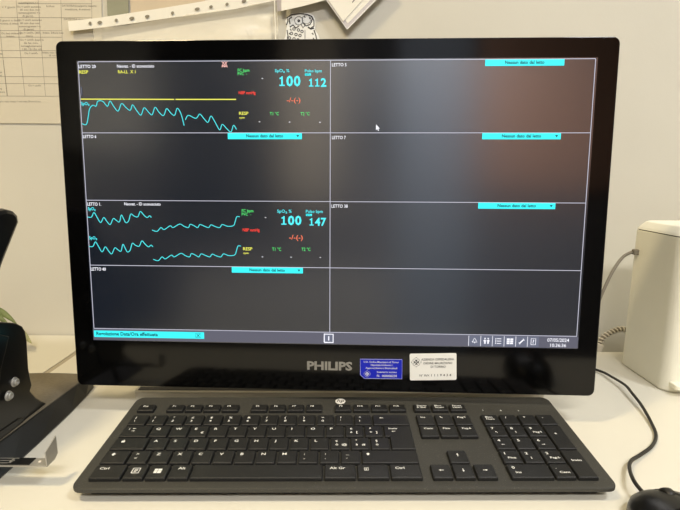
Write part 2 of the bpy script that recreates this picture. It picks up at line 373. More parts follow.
# toolbar buttons
def bx(px): return scr(px, 341).x
YB = .0069
for k, (x0, x1) in enumerate([(468.3, 480.3), (480.3, 492), (492, 503.7), (503.7, 515.3), (515.3, 527), (527, 538.7)]):
    xa, xb = bx(x0), bx(x1); g = G().add(*quad(xa + .0003, xb - .0002, .0010, ROW[-1] - .0010), 0)
    g.add(*quad(xa - .0002, xa + .0003, .0010, ROW[-1] - .0010), 1, Matrix.Translation((0, 0, .0001)))
    T = Matrix.Translation(((xa + xb) / 2, YB, .0003)) @ Matrix.Scale(.92, 4)
    if k == 1:
        for s in (-1, 1):
            g.add([(-.0009, -.0035, 0), (.0009, -.0035, 0), (.0009, .0008, 0), (-.0009, .0008, 0)], [(0, 1, 2, 3)], 1, T @ Matrix.Translation((s * .0018, 0, 0)))
            g.add([(-.0020, 0, 0), (0, -.0012, 0), (.0020, 0, 0), (0, .0016, 0)], [(0, 1, 2, 3)], 1, T @ Matrix.Translation((s * .0020, 0, 0)))
            g.add([(.0009 * math.cos(a), .0028 + .0009 * math.sin(a), 0) for a in [k2 * math.pi / 4 for k2 in range(8)]], [tuple(range(8))], 1, T @ Matrix.Translation((s * .0018, 0, 0)))
    if k == 2:
        for y in (-.0028, 0, .0028): g.add(*quad(-.0016, .0034, y - .0004, y + .0004), 1, T); g.add(*quad(-.0034, -.0024, y - .0006, y + .0006), 1, T)
        g.add(*quad(-.0031, -.0027, -.0028, .0028), 1, T)
    if k == 3:
        for y in (-.0024, 0, .0024):
            for x in (-.0020, .0020): g.add(*quad(x - .0017, x + .0017, y - .0010, y + .0010), 1, T)
    if k == 4:
        g.add(*stroke([(-.0025, -.0025), (.0018, .0018)], .0015), 1, T)
        for s in (-1, 1): g.add(*stroke([(s * .0034, s * .0016), (s * .0020, s * .0018), (s * .0018, s * .0034)], .0009), 1, T)
    if k == 5:
        g.add(*stroke([(-.0026, -.0036), (-.0026, .0036), (.0026, .0036), (.0026, -.0036), (-.0026, -.0036)], .0007), 1, T)
        v, f = text('?', .0044, align='C', bold=.02); g.add(v, f, 1, T @ Matrix.Translation((0, -.0022, 0)))
    if k == 0:
        g.add(*stroke([(x * .0030, y * .0030) for x, y in [(-1, -.55), (-.6, -.1), (-.4, .5), (0, 1), (.4, .5), (.6, -.1), (1, -.55), (-1, -.55)]], .0006), 1, T)
        g.add([(-.0008, -.0020, 0), (0, -.0034, 0), (.0008, -.0020, 0)], [(0, 1, 2)], 1, T)
    sobj('toolbar_button', g, ['dim', 'white'], .0012)
q = scr(328.8, 337.9); g = G().add(*quad(q.x - .0052, q.x + .0052, q.y - .0052, q.y + .0052), 0)
g.add(*stroke([(q.x + s * .0048, q.y + t * .0046) for s, t in [(-1, -1), (-1, 1), (1, 1), (1, -1), (-1, -1)]], .0013), 1, Matrix.Translation((0, 0, .0003)))
g.add(*stroke([(q.x - .0053, q.y + .0046), (q.x - .0040, q.y + .0046)], .0013), 1, Matrix.Translation((0, 0, .0003)))
v, f = text('1', .0042, align='C', bold=.05); g.add(v, f, 1, Matrix.Translation((q.x, q.y - .0021, .0003)))
sobj('toolbar_button', g, ['dim', 'white'], .0013)
stext('clock_text', '07/05/2024', 546.8, 568.5, 341.3, 3.4, 'white', .008, .0013); stext('clock_text', '10:36:36', 549.7, 565.5, 346.4, 3.2, 'white', .008, .0013)
# brand lettering and the two labels on the lower bezel
def bobj(name, g, mats, z=.0004, parent=mon): return glass(g, z).obj(name, mats, parent, frame=SF)
v, f = text('PHILIPS', .0088, .0495, bold=.04)
g = G().add(v, f, 0, Matrix.Translation((-.0258, -.0290, 0))); bobj('brand_lettering', g, 'letters', .0005)
def emblem(g, cx, cy, s, mi, z):
    T = Matrix.Translation((cx, cy, z))
    for k in range(4):
        Rk = T @ Matrix.Rotation(k * math.pi / 2, 4, 'Z')
        g.add([(.05 * s, .08 * s, 0), (.30 * s, .62 * s, 0), (0, .48 * s, 0), (-.30 * s, .62 * s, 0), (-.05 * s, .08 * s, 0)], [(0, 1, 2, 3, 4)], mi, Rk)
        g.add(*stroke([(.16 * s, .95 * s), (.0, s), (-.16 * s, .95 * s)], .10 * s), mi, Rk)
        g.add(*stroke([(.25 * s, .80 * s), (.60 * s, .60 * s), (.80 * s, .25 * s)], .07 * s), mi, Rk)
g = G(); T = Matrix.Translation((.0322, -.0384, 0)) @ Matrix.Rotation(.008, 4, 'Z'); W_, H_ = .0460, .0226
pts = [(.0045, 0), (W_, 0), (W_, H_), (0, H_), (0, .0042)]
g.loft([[(x, y, 0) for x, y in pts], [(x, y, .0003) for x, y in pts]], 0, T)
for st, x, y, w in (('U.O. Ordine Mauriziano di Torino', .004, .0182, .0380), ('Ospedale Umberto I', .0115, .0148, .0235), ('Apparecchiature Biomedicali', .006, .0114, .0345), ('Inventario tecnico', .0185, .0070, .0215), ('N.  000008250', .0185, .0024, .0215)):
    v, f = text(st, .0020 if st[0] != 'N' else .0025, w, bold=.006); g.add(v, f, 1, T @ Matrix.Translation((x, y, .0005)))
g2 = G(); emblem(g2, .0078, .0056, .0036, 0, .0005)
g.add([tuple(p) for p in g2.v], g2.f, 1, T)
e = T
g.add(*stroke([(.0049, .0004), (W_ - .0004, .0004), (W_ - .0004, H_ - .0004), (.0004, H_ - .0004), (.0004, .0044), (.0049, .0004)], .0003), 1, T @ Matrix.Translation((0, 0, .0004)))
o = bobj('inventory_label', g, ['blue', 'white_label'], .0003); o['label'] = 'blue label with white lettering and a clipped corner'
g = G(); T = Matrix.Translation((.0866, -.0392, 0)) @ Matrix.Rotation(.034, 4, 'Z'); W_, H_ = .0502, .0300
g.slab(0, W_, 0, H_, 0, .0003, .0016, 0, T=T)
for st, x, y, w, h in (('AZIENDA OSPEDALIERA', .0125, .0222, .0350, .0024), ('ORDINE MAURIZIANO', .0145, .0180, .0310, .0024), ('DI TORINO', .0225, .0140, .0160, .0024), ('N° INV.', .0105, .0044, .0110, .0022), ('1119434', .0230, .0044, .0215, .0025)):
    v, f = text(st if st[0] != '1' else '1 1 1 9 4 3 4', h, w, bold=.006); g.add(v, f, 1, T @ Matrix.Translation((x, y, .0005)))
g2 = G(); emblem(g2, .0070, .0205, .0052, 0, .0005); g.add([tuple(p) for p in g2.v], g2.f, 1, T)
o = bobj('inventory_label', g, ['white_label', 'ink_dark'], .0003); o['label'] = 'white label with dark lettering and rounded corners'
# stand behind the panel
SB = Matrix.Rotation(-.0403 * .3, 4, 'Z')
G().slab(-.249, .249, .532, .690, 0, .011, .006, .0015).obj('stand_base', 'stand_metal', mon)
G().box((-.245, .537, .0108), (.245, .5455, .0116)).obj('shadow_slot', 'cord', mon)  # dark strip stands in for the shadowed gap above the plate
G().slab(-.035, .035, .575, .605, .011, .235, .006, .002).obj('stand_neck', 'satin', mon)
G().box((-.03, .520, .185), (.03, .590, .225)).obj('tilt_hinge', 'satin', mon)

# ------------------------------------------------------------------ keyboard
U = .01905
KF = Matrix.Translation((-.2124, .361, .0171)) @ Matrix.Rotation(.008, 4, 'Z') @ Matrix.Rotation(math.radians(4.32), 4, 'X')
kb = empty('keyboard', Matrix.Translation((.01, .42, 0)) @ Matrix.Rotation(.00786, 4, 'Z'),
           'full-size black keyboard with white Italian legends in front of the monitor', 'keyboard')
KT = -.0034
bx0, bx1, by0, by1 = -.63 * U, 23.48 * U, -.50 * U, 7.0 * U
g = G(); rings = []
def kring(i, z, ry=0): return [(x, y, z) for x, y in rrect(bx0 + i, bx1 - i, by0 + i, by1 - i, max(.009 - i, .002), 6)]
g.loft([kring(.006, KT - .0050), kring(.0012, KT - .0040), kring(0, KT - .0034), kring(0, KT - .0012), kring(.0004, KT - .0003), kring(.0014, KT)])
g.obj('body', 'body', kb, frame=KF)
# wedge-shaped underside that rests on the desk
g = G(); top = [KF @ Vector(p) for p in kring(.011, KT - .0048)]; bot = [Vector((p.x, p.y, .0006)) for p in top]
g.loft([bot, top]); g.obj('underside', 'satin', kb)
for x in (2 * U, 21 * U):
    p = KF @ Vector((x, by1 - .012, 0)); G().slab(p.x - .012, p.x + .012, p.y - .004, p.y + .004, 0, .002, .002, 0).obj('foot', 'cord', kb)
GAPK = .13
def kkey(x, y, w=1, h=1, legs=(), name='key', shape=None, gap=GAPK):
    """key whose front-left corner is at (x, y) key units; legs = (text, dx, dy, capheight[mm]) from its front-left, in mm"""
    W_, H_ = (w - gap) * U, (h - gap) * U
    at = KF @ Matrix.Translation((x * U, y * U, 0)); g = G(); z0 = KT - .0002
    e = .0005
    if shape is None:
        rr = lambda i, z: [(a, c, z) for a, c in rrect(-e + i, W_ + e - i, -e + i, H_ + e - i, .0010, 3)]
        g.loft([rr(0, z0), rr(.0002, -.0009), rr(.0005, -.0003), rr(.0009, 0)])
    else:
        def rr(i, z): return [(px * U + sx * (-e + i), py * U + sy * (-e + i), z) for px, py, sx, sy in shape]
        g.loft([rr(0, z0), rr(.0002, -.0009), rr(.0005, -.0003), rr(.0009, 0)])
    for st, dx, dy, ch in legs:
        if callable(st):
            for v, f in st(ch / 1000): g.add(v, f, 1, Matrix.Translation((dx / 1000, dy / 1000, .00012)))
        else:
            v, f = text(st, ch / 1000 * 1.05, bold=.012); v = [Vector((p.x * 1.28, p.y, 0)) for p in v]; g.add(v, f, 1, Matrix.Translation((dx / 1000, dy / 1000, .00012)))
    return g.obj(name, ['key', 'legend'], kb, at=at, frame=at)
def arrow(dirn):
    def fn(s):
        R_ = Matrix.Rotation({'r': 0, 'u': math.pi / 2, 'l': math.pi, 'd': -math.pi / 2, 'ul': math.pi * .75}[dirn], 4, 'Z')
        a = stroke([(-s * .8, 0), (s * .3, 0)], s * .28); t = ([(s * .2, s * .42, 0), (s * .2, -s * .42, 0), (s, 0, 0)], [(1, 2, 0)])
        return [([R_ @ Vector(p) for p in v], f) for v, f in (a, t)]
    return fn
def shift_ic(s):
    return [([(-.45 * s, -.7 * s, 0), (.45 * s, -.7 * s, 0), (.45 * s, 0, 0), (-.45 * s, 0, 0)], [(0, 1, 2, 3)]), ([(-.95 * s, 0, 0), (.95 * s, 0, 0), (0, s, 0)], [(0, 1, 2)])]
def lock_ic(s):
    return [([(-.8 * s, -.8 * s, 0), (.8 * s, -.8 * s, 0), (.8 * s, .15 * s, 0), (-.8 * s, .15 * s, 0)], [(0, 1, 2, 3)]),
            stroke([(-.45 * s, .1 * s), (-.4 * s, .7 * s), (0, .95 * s), (.4 * s, .7 * s), (.45 * s, .1 * s)], .28 * s)]
def win_ic(s):
    out = []
    for x0, x1, i in ((-1, -.15, .80), (-.05, 1, 1)):
        for y0, y1 in ((-1, -.06), (.06, 1)):
            out.append(([(x0 * s, y0 * s * .85, 0), (x1 * s, y0 * s * .85, 0), (x1 * s, y1 * s * .85, 0), (x0 * s, y1 * s * .85, 0)], [(0, 1, 2, 3)]))
    return out
def sheet_ic(s):
    return [stroke([(-s, -s), (-s, s), (s, s), (s, -s), (-s, -s)], .28 * s), stroke([(-.5 * s, .35 * s), (.5 * s, .35 * s)], .25 * s), stroke([(-.5 * s, -.1 * s), (.5 * s, -.1 * s)], .25 * s), stroke([(-.5 * s, -.5 * s), (.2 * s, -.5 * s)], .25 * s)]
B = 2.9
def L1(c): return ((c, 3.6, 10.2, B),)
def L2(lo, up): return ((up, 4.3, 10.4, 2.7), (lo, 4.3, 4.8, 2.7))
# bottom row
kkey(0, 0, 1.5, 1, (('Ctrl', 4.2, 10.5, 2.6),)); kkey(1.5, 0, 1, 1, ((sheet_ic, 8, 9, 3.0),)); kkey(2.5, 0, 1, 1, ((win_ic, 8, 8.5, 3.2),)); kkey(3.5, 0, 1, 1, (('Alt', 5.5, 10.5, 2.6),))
kkey(4.5, 0, 6, 1, (), 'space_bar')
kkey(10.5, 0, 1.5, 1, (('Alt Gr', 4, 10.5, 2.6),)); kkey(12, 0, 1.5, 1, ((sheet_ic, 7.5, 10.5, 1.7),)); kkey(13.5, 0, 1.5, 1, (('Ctrl', 4.2, 10.5, 2.6),))
# z row
kkey(0, 1, 1.25, 1, ((shift_ic, 7.5, 11.3, 2.2),)); kkey(1.25, 1, 1, 1, L2('<', '>'))
for i, c in enumerate('ZXCVBNM'): kkey(2.25 + i, 1, 1, 1, L1(c))
for i, (a, c) in enumerate(((',', ';'), ('.', ':'), ('-', '_'))): kkey(9.25 + i, 1, 1, 1, L2(a, c))
kkey(12.25, 1, 2.75, 1, ((shift_ic, 5.5, 11.3, 2.0),))
# a row
kkey(0, 2, 1.75, 1, ((lock_ic, 8.2, 11.2, 2.0),))
for i, c in enumerate('ASDFGHJKL'): kkey(1.75 + i, 2, 1, 1, L1(c))
for i, (a, c, d_) in enumerate((('ò', 'ç', '@'), ('à', '°', '#'), ('ù', '§', ''))): kkey(10.75 + i, 2, 1, 1, L2(a, c) + (((d_, 10.2, 4.6, 2.7),) if d_ else ()))
# q row
kkey(0, 3, 1.5, 1, ((arrow('l'), 10.5, 12.2, 1.9), (arrow('r'), 10.5, 8.4, 1.9), ('|', 5.6, 10.8, 2.2)))
for i, c in enumerate('QWERTYUIOP'): kkey(1.5 + i, 3, 1, 1, L1(c) + ((('€', 10.5, 4.2, 2.7),) if c == 'E' else ()))
for i, (a, c, d_) in enumerate((('è', 'é', '['), ('+', '*', ']'))): kkey(11.5 + i, 3, 1, 1, L2(a, c) + ((d_, 10.4, 4.6, 2.7),))
w1 = 1.5 - GAPK; w0 = .25
kkey(13.5, 2, 1, 1, (('Invio', 4.5, 19.05 + 10.8, 2.3), (arrow('l'), 9.0, 19.05 + 7.4, 2.2)), 'key',
     [(w0, 0, 1, 1), (w1, 0, -1, 1), (w1, 2 - GAPK, -1, -1), (0, 2 - GAPK, 1, -1), (0, 1.0, 1, 1), (w0, 1.0, 1, 1)])
# number row
for i, (a, c) in enumerate((('\\', '|'), ('1', '!'), ('2', '"'), ('3', '£'), ('4', '$'), ('5', '%'), ('6', '&'), ('7', '/'), ('8', '('), ('9', ')'), ('0', '='), ("'", '?'), ('ì', '^'))): kkey(i, 4, 1, 1, L2(a, c))
kkey(13, 4, 2, 1, ((arrow('l'), 8.5, 11, 2.3),))
# function row
FY, FH = 5.33, .70
kkey(-.03, FY, 1, FH, (('Esc', 4.2, 6.6, 2.2),), 'function_key')
for i in range(12):
    x = (1.60, 6.27, 10.95)[i // 4] + (i % 4) * 1.02
    kkey(x, FY, 1.0, FH, (('F%d' % (i + 1), 4.4, 6.6, 2.1),), 'function_key')
NX = 15.38
for i, (a, c) in enumerate((('Stamp', 'R Sist'), ('Bloc', 'Scorr'), ('Pausa', 'Interr'))): kkey(NX + i * 1.01, FY, 1, FH, ((a, 3.2, 7.2, 2.2), (c, 3.2, 3.9, 2.2)), 'function_key')
for i, a in enumerate(('Ins', None, 'Pag↑')): kkey(NX + i, 4, 1, 1, ((a, 3.8, 11, 2.3),) if a else ((arrow('ul'), 6, 12, 2.2),))
for i, a in enumerate(('Canc', 'Fine', 'Pag↓')): kkey(NX + i, 3, 1, 1, ((a, 3.8, 11, 2.3),))
kkey(NX + 1, 1, 1, 1, ((arrow('u'), 8.3, 10, 2.4),))
for i, a in enumerate('ldr'): kkey(NX + i, 0, 1, 1, ((arrow(a), 8.3, 9, 2.4),))
NU = 18.91
def L3(a, c): return ((a, 3.4, 10.6, 2.9),) + (((c, 5.0, 5.0, 2.3),) if isinstance(c, str) and c else (((c, 7, 6, 1.8),) if c else ()))
kkey(NU, 0, 2, 1, L3('0', 'Ins')); kkey(NU + 2, 0, 1, 1, L3('.', 'Canc'))
for i, (a, c) in enumerate((('1', 'Fine'), ('2', arrow('d')), ('3', 'Pag↓'))): kkey(NU + i, 1, 1, 1, L3(a, c))
for i, (a, c) in enumerate((('4', arrow('l')), ('5', ''), ('6', arrow('r')))): kkey(NU + i, 2, 1, 1, L3(a, c))
for i, (a, c) in enumerate((('7', arrow('ul')), ('8', arrow('u')), ('9', 'Pag↑'))): kkey(NU + i, 3, 1, 1, L3(a, c))
kkey(NU, 4, 1, 1, (('Bloc', 3.6, 11.3, 2.2), ('Num', 3.6, 7.8, 2.2)))
for i, a in enumerate('/*-'): kkey(NU + 1 + i, 4, 1, 1, ((a, 4.6, 10.2, 2.9),))
kkey(NU + 3, 0, 1, 2, (('Invio', 3.8, 20.5, 2.4),)); kkey(NU + 3, 2, 1, 2, (('+', 5.5, 21, 3.0),))
g = G()
for i, st in enumerate(('1', 'A', None)):
    T = KF @ Matrix.Translation(((NU + .35 + 1.0 * i) * U, 5.50 * U, KT + .00015))
    if st: v, f = text(st, .0022, align='C', bold=.01); g.add(v, f, 0, T)
    else:
        for v, f in arrow('d')(.0013): g.add(v, f, 0, T @ Matrix.Translation((0, .001, 0)))
g.obj('indicator_marks', 'legend', kb)
# round maker's badge
T = KF @ Matrix.Translation((11.25 * U, 6.52 * U, KT))
g = G().loft([[(.0056 * k * math.cos(a), .0056 * k * math.sin(a), z) for a in [i * math.pi / 16 for i in range(32)]] for k, z in ((1, 0), (.97, .0003), (.9, .0004))], 0, T)
v, f = text('hp', .0056, align='C', bold=.01); sh = Matrix(((1, .25, 0, 0), (0, 1, 0, 0), (0, 0, 1, 0), (0, 0, 0, 1)))
g.add(v, f, 1, T @ Matrix.Translation((0, -.0022, .0005)) @ sh); g.obj('logo_badge', ['logo', 'body'], kb)

# ------------------------------------------------------------------ mouse
A = math.radians(95)                                   # heading of the mouse's nose
MC = Vector((.2585, .3010, 0)); MT = Matrix.Translation(MC) @ Matrix.Rotation(A - math.pi / 2, 4, 'Z')
ms = empty('mouse', MT, 'black corded computer mouse at the right front of the desk', 'mouse')
def mshell(s, t, grow=0):
    """s -1(tail)..1(nose), t angle over the back"""
    y = .056 * s; w = .0305 * (1 - .14 * max(0, s) ** 2) * math.sqrt(max(0, 1 - abs(s) ** 3.2)) + .0005
    h = (.034 - .010 * (s - (-.15)) ** 2 * (1.0 if s > -.15 else .9)) * (max(0, 1 - abs(s) ** 3.6)) ** .45
    return Vector(((w + grow) * math.cos(t) * (1 + .06 * math.sin(t) * 0), y, .0025 + (h + grow - .0025) * max(0, math.sin(t)) ** .75))
def mpatch(s0, s1, t0, t1, grow, ns=20, nt_=20, th=.001):
    g = G(); v = []; f = []
    for i in range(ns + 1):
        for j in range(nt_ + 1): v.append(mshell(s0 + (s1 - s0) * i / ns, t0 + (t1 - t0) * j / nt_, grow))
    for i in range(ns):
        for j in range(nt_): a = i * (nt_ + 1) + j; f.append((a, a + 1, a + nt_ + 2, a + nt_ + 1))
    g.add(v, f, smooth=True); return g
g = mpatch(-1, 1, 0, math.pi, 0, 36, 28)
g.add([(p.x, p.y, .0006) for p in [mshell(-1 + 2 * i / 36, 0) for i in range(37)] + [mshell(1 - 2 * i / 36, math.pi) for i in range(37)]], [tuple(range(74))])
n0 = len(g.v) - 74; side = [mshell(-1 + 2 * i / 36, 0) for i in range(37)] + [mshell(1 - 2 * i / 36, math.pi) for i in range(37)]
g.add(side + [(p.x, p.y, .0006) for p in side], [(i, (i + 1) % 74, 74 + (i + 1) % 74, 74 + i) for i in range(74)])
g.obj('body', 'mouse', ms, frame=MT)
for sgn, t0, t1 in ((1, .50, 1.44), (-1, math.pi - 1.44, math.pi - .50)): mpatch(.12, .93, t0, t1, .0007).obj('button', 'mouse', ms, frame=MT)
g = G(); T = Matrix.Translation((0, .056 * .52, .0235)) @ Matrix.Rotation(math.pi / 2, 4, 'Y')
g.loft([[(r * math.cos(a), r * math.sin(a), z) for a in [i * math.pi / 12 for i in range(24)]] for r, z in ((.0055, -.0036), (.0072, -.0028), (.0075, 0), (.0072, .0028), (.0055, .0036))], 0, T, smooth=True)
g.obj('scroll_wheel', 'cord', ms, frame=MT)
nose = MT @ Vector((0, .0545, .010))
cp = [nose - (MT.to_3x3() @ Vector((0, .004, 0)))] + [nose] + [desk_at(x, y, z) for x, y, z in ((634, 481, .011), (629.5, 469, .008), (631, 461, .006), (640, 455, .004), (652, 446, .0025), (656, 435, .002), (651, 422, .003), (642, 406, .006), (632, 393, .008), (625, 385, .008), (612, 377, .006), (600, 371, .004))] + [Vector((.335, .640, .004)), Vector((.300, .645, .006)), Vector((.262, .640, .006)), Vector((.250, .640, .006))]
G().tube(cp, .0017, seg=10).obj('cord', 'cord', ms)

# ------------------------------------------------------------------ white device on the right
bxr = empty('desktop_printer', (.50, .60, 0), 'cream boxy desktop device with a lid, standing right of the monitor', 'printer')
X0, X1, Y0, Y1, HZ = .4085, .68, .556, .656, .1965
g = G(); cut = lambda i: rrect(X0 + i, X1 - i, Y0 + i, Y1 - i, .014, 8)
g.loft([[(x, y, z) for x, y in cut(i)] for i, z in ((.002, 0.0), (.0, .003), (0, HZ - .001), (.0012, HZ))], smooth=False)
for i in range(len(g.sm)): g.sm[i] = False
g.obj('case', 'box', bxr)
G().loft([[(x, y, z) for x, y in cut(.0012)] for z in (HZ, HZ + .0010)]).obj('lid_seam', 'seam', bxr)
G().loft([[(x, y, z) for x, y in cut(i)] for i, z in ((.0008, HZ + .0010), (0, HZ + .0015), (.0015, HZ + .0045), (.0065, HZ + .0115), (.0085, HZ + .0125))]).obj('lid', 'box', bxr)
G().slab(X0 + .006, X1 - .006, Y0 - .012, Y0 + .004, .009, .0150, .004, .0015, bb=.001).obj('output_ledge', 'box', bxr)
# grey cord running from its flank behind the monitor
c0 = wall_at(636.5, 251, .648)
cp = [Vector((X0 + .003, .640, c0.z)), Vector((X0 - .006, .641, c0.z))] + [wall_at(x, y, .645) for x, y in ((623, 257), (613.5, 270), (605, 287), (599, 301), (592, 318))] + [Vector((.345, .665, .03)), Vector((.340, .705, .006)), Vector((.340, .715, -.08))]
cpn = empty('power_cable', (X0, .64, 0), 'thin grey cable arching from the cream device down behind the monitor', 'cable')
G().tube(cp[1:], .0021, seg=10).obj('cord', 'greycord', cpn)
G().slab(-.0038, .0038, -.0038, .0038, 0, .006, .0015, .001, T=Matrix.Translation((X0, .640, c0.z)) @ Matrix.Rotation(-math.pi / 2, 4, 'Y')).obj('plug', 'greycord', cpn)

# spiral-wrapped cable rising from the gap behind the desk
swc = empty('wrapped_cable', (.44, .72, -.05), 'bundle of cable in pale spiral wrap rising from the gap behind the desk', 'cable')
path = [Vector((.415, .722, .000)), Vector((.421, .722, .013)), Vector((.433, .722, .022)), Vector((.446, .722, .0275)), Vector((.458, .722, .026)), Vector((.469, .722, .014)), Vector((.476, .722, -.01)), Vector((.478, .722, -.08))]
G().tube(path, .0034, seg=10).obj('core', 'greycord', swc)
P = spline(path, 24); g = G(); turns = []; ph = 0
for i, p in enumerate(P):
    t = (P[min(i + 1, len(P) - 1)] - P[max(i - 1, 0)]).normalized(); a = Vector((0, 1, 0)); b_ = t.cross(a)
    if i: ph += (P[i] - P[i - 1]).length / .0052 * 2 * math.pi
    turns.append(p + (a * math.cos(ph) + b_ * math.sin(ph)) * .0040)
fine = spline(turns[:150], 2); g.tube(fine, .0011, seg=6, raw=True); g.obj('spiral_wrap', 'white_plug', swc)
G().slab(-.006, .006, -.006, .006, 0, .015, .002, .0015, T=Matrix.Translation((.4115, .722, -.010)) @ Matrix.Rotation(.35, 4, 'Y')).obj('connector', 'white_plug', swc)

# ------------------------------------------------------------------ black stand on the left
st = empty('instrument_stand', (-.38, .45, 0), 'black metal instrument stand with a brown-topped base and a screwed arm', 'equipment stand')
def prism(pts, ax, a0, a1, bev=.0015, mi=0):
    """outline extruded along an axis ('x': pts are (y, z); 'z': pts are (x, y)) with chamfered rims"""
    n = len(pts); P = [Vector(p) for p in pts]; c = sum(P, Vector((0, 0))) / n; area = sum(P[i].x * P[(i + 1) % n].y - P[(i + 1) % n].x * P[i].y for i in range(n))
    if area < 0: P = P[::-1]
    def ins(d):
        out = []
        for i in range(n):
            e0 = (P[i] - P[i - 1]).normalized(); e1 = (P[(i + 1) % n] - P[i]).normalized()
            n0 = Vector((-e0.y, e0.x)); n1 = Vector((-e1.y, e1.x)); m_ = (n0 + n1); m_ = m_ / max(.4, m_.dot(m_) / 2) if m_.length else n0
            out.append(P[i] + m_ * d)
        return out
    mk = (lambda p, t: (t, p.x, p.y)) if ax == 'x' else (lambda p, t: (p.x, p.y, t))
    g = G(); g.loft([[mk(p, t) for p in ins(i)] for i, t in ((bev, a0), (0, a0 + bev), (0, a1 - bev), (bev * .3, a1 - bev * .3), (bev, a1))], mi)
    return g
# base plate: outline with a gently bowed far edge
out = [(-.3235, .40), (-.3215, .44), (-.3190, .50), (-.3170, .535), (-.3165, .5640)] + [(-.3165 - .112 * k / 8, .5640 + .004 * math.sin(math.pi * k / 8)) for k in range(1, 9)] + [(-.56, .560), (-.56, .33), (-.328, .33)]
BT = .019
low = [(-.3050, .40), (-.3055, .44), (-.3075, .50), (-.3110, .54), (-.3155, .5665)] + [(x, y + .002) for x, y in out[5:13]] + [(-.562, .562), (-.562, .328), (-.306, .328)]
g = G(); g.loft([[(x, y, 0) for x, y in low], [(x + .0007, y, .002) for x, y in low], [(x, y, BT - .0008) for x, y in out], [(x * .998 - .0003, y, BT) for x, y in out]])
g.obj('base', 'satin', st)
G().loft([[(x * .997 - .0018, y - .0015, BT - .0002) for x, y in out], [(x * .997 - .0022, y - .0018, BT + .0004) for x, y in out]]).obj('base_top', 'taupe', st)
# column (profile seen from the side), with a splayed foot
col = [(.486, BT), (.478, .026), (.470, .034), (.4625, .0455), (.4662, .050), (.4640, .070), (.4665, .100), (.4655, .110), (.462, .1165), (.454, .1225), (.436, .1295), (.405, .138), (.365, .138), (.350, .12), (.345, BT)]
prism([(y + .0015, z) for y, z in col], 'x', -.385, -.3245, .0018).obj('column', 'black', st)
arm = [(.4560, .2370), (.4660, .2345), (.4720, .2290), (.4725, .2215), (.4430, .1850), (.4200, .150), (.4080, .132), (.352, .128), (.372, .175), (.405, .222), (.428, .236)]
prism([(y + .004, z) for y, z in arm], 'x', -.382, -.3235, .0050).obj('upper_arm', 'black', st)
front = [(.4400, .114), (.4240, .086), (.4100, .040), (.4000, BT + .001), (.352, BT + .001), (.352, .13), (.41, .13)]
prism(front, 'x', -.328, -.3220, .0012).obj('side_plate', 'black', st)
for y, z in ((.442, .0655), (.4285, .0575)):
    g = G(); T = Matrix.Translation((-.3247 if y > .44 else -.3222, y, z)) @ Matrix.Rotation(math.pi / 2, 4, 'Y')
    ci = lambda r, zz: [(r * math.cos(a), r * math.sin(a), zz) for a in [i * math.pi / 9 for i in range(18)]]
    g.loft([ci(.0050, 0), ci(.0050, .0008), ci(.0046, .0012)], 0, T); g.loft([ci(.0036, .0012), ci(.0036, .0030), ci(.0030, .0036), ci(.0021, .0036), ci(.0019, .0022)], 0, T)
    g.obj('screw', 'steel', st)
prism([(.447, BT + .0005), (.449, .024), (.441, .0275), (.400, .0300), (.345, .030), (.345, BT + .0005)], 'x', -.350, -.3235, .0015).obj('clamp_block', 'black', st)
# sliding steel bracket with a turned-up tab
BZ = .0212; g = G()
g.box((-.52, .3698, BZ), (-.2525, .3812, BZ + .0010))
g.obj('bracket_strip', 'steel', st)
pt = [(.3698, BZ), (.3812, BZ), (.3860, BZ + .0030), (.3860, BZ + .0200), (.3698, BZ + .0140)]
prism(pt, 'x', -.2530, -.2520, .0002).obj('bracket_tab', 'steel', st)
g = G().box((-.52, .3711, BZ + .0010), (-.2685, .3805, BZ + .0018)); g.obj('slide_insert', 'black', st)
g = G()
for y in (.3723, .3758, .3791): g.box((-.50, y, BZ + .0018), (-.2860 + (y - .372) * .5, y + .0006, BZ + .0022))
g.box((-.2875, .3723, BZ + .0018), (-.2855, .3797, BZ + .0022)); g.obj('slide_rail', 'steel', st)
g = G(); T = Matrix.Translation((-.2620, .3758, BZ + .0010)); g.loft([ci(.0014, 0), ci(.0013, .0006), ci(.0006, .0008)], 0, T); g.obj('rivet', 'white_plug', st)

# ------------------------------------------------------------------ plant behind the stand
pl = empty('potted_plant', (-.505, .69, 0), 'leafy green plant peeping out behind the black stand', 'plant')
g = G(); T = Matrix.Translation((-.575, .700, 0)); cr = lambda r, z: [(r * math.cos(a), r * math.sin(a), z) for a in [i * math.pi / 12 for i in range(24)]]
g.loft([cr(.020, 0), cr(.028, .045), cr(.030, .046), cr(.030, .052), cr(.027, .052), cr(.026, .044)], 0, T, smooth=True); g.obj('pot', 'pot', pl)
G().loft([cr(.0262, .040), cr(.0262, .0445)], 0, T).obj('soil', 'soil', pl)
def leaf(base, tip, w, droop, m):
    base, tip = Vector(base), Vector(tip); d_ = tip - base; s_ = d_.cross(Vector((0, -.5, 1))).normalized(); n_ = s_.cross(d_).normalized(); g = G(); v = []; K = 10
    for i in range(K + 1):
        t = i / K; c = base + d_ * t + Vector((0, 0, droop)) * math.sin(math.pi * t); ww = w * math.sin(math.pi * min(1, t * .97 + .03)) ** .8 * (1 - .25 * t)
        for k, o_ in ((-1, .25), (0, 0), (1, .25)): v.append(c + s_ * ww * k * .5 + n_ * ww * o_)
    f = []
    for i in range(K):
        for k in (0, 1): a = i * 3 + k; f.append((a, a + 1, a + 4, a + 3))
    nv = len(v); v2 = v + [p - n_ * .0005 for p in v]; f2 = f + [tuple(nv + i for i in reversed(q)) for q in f]
    g.add(v2, f2, smooth=True); g.obj('leaf', m, pl)
root = Vector((-.575, .700, .044))
crown = Vector((-.575, .690, .088))
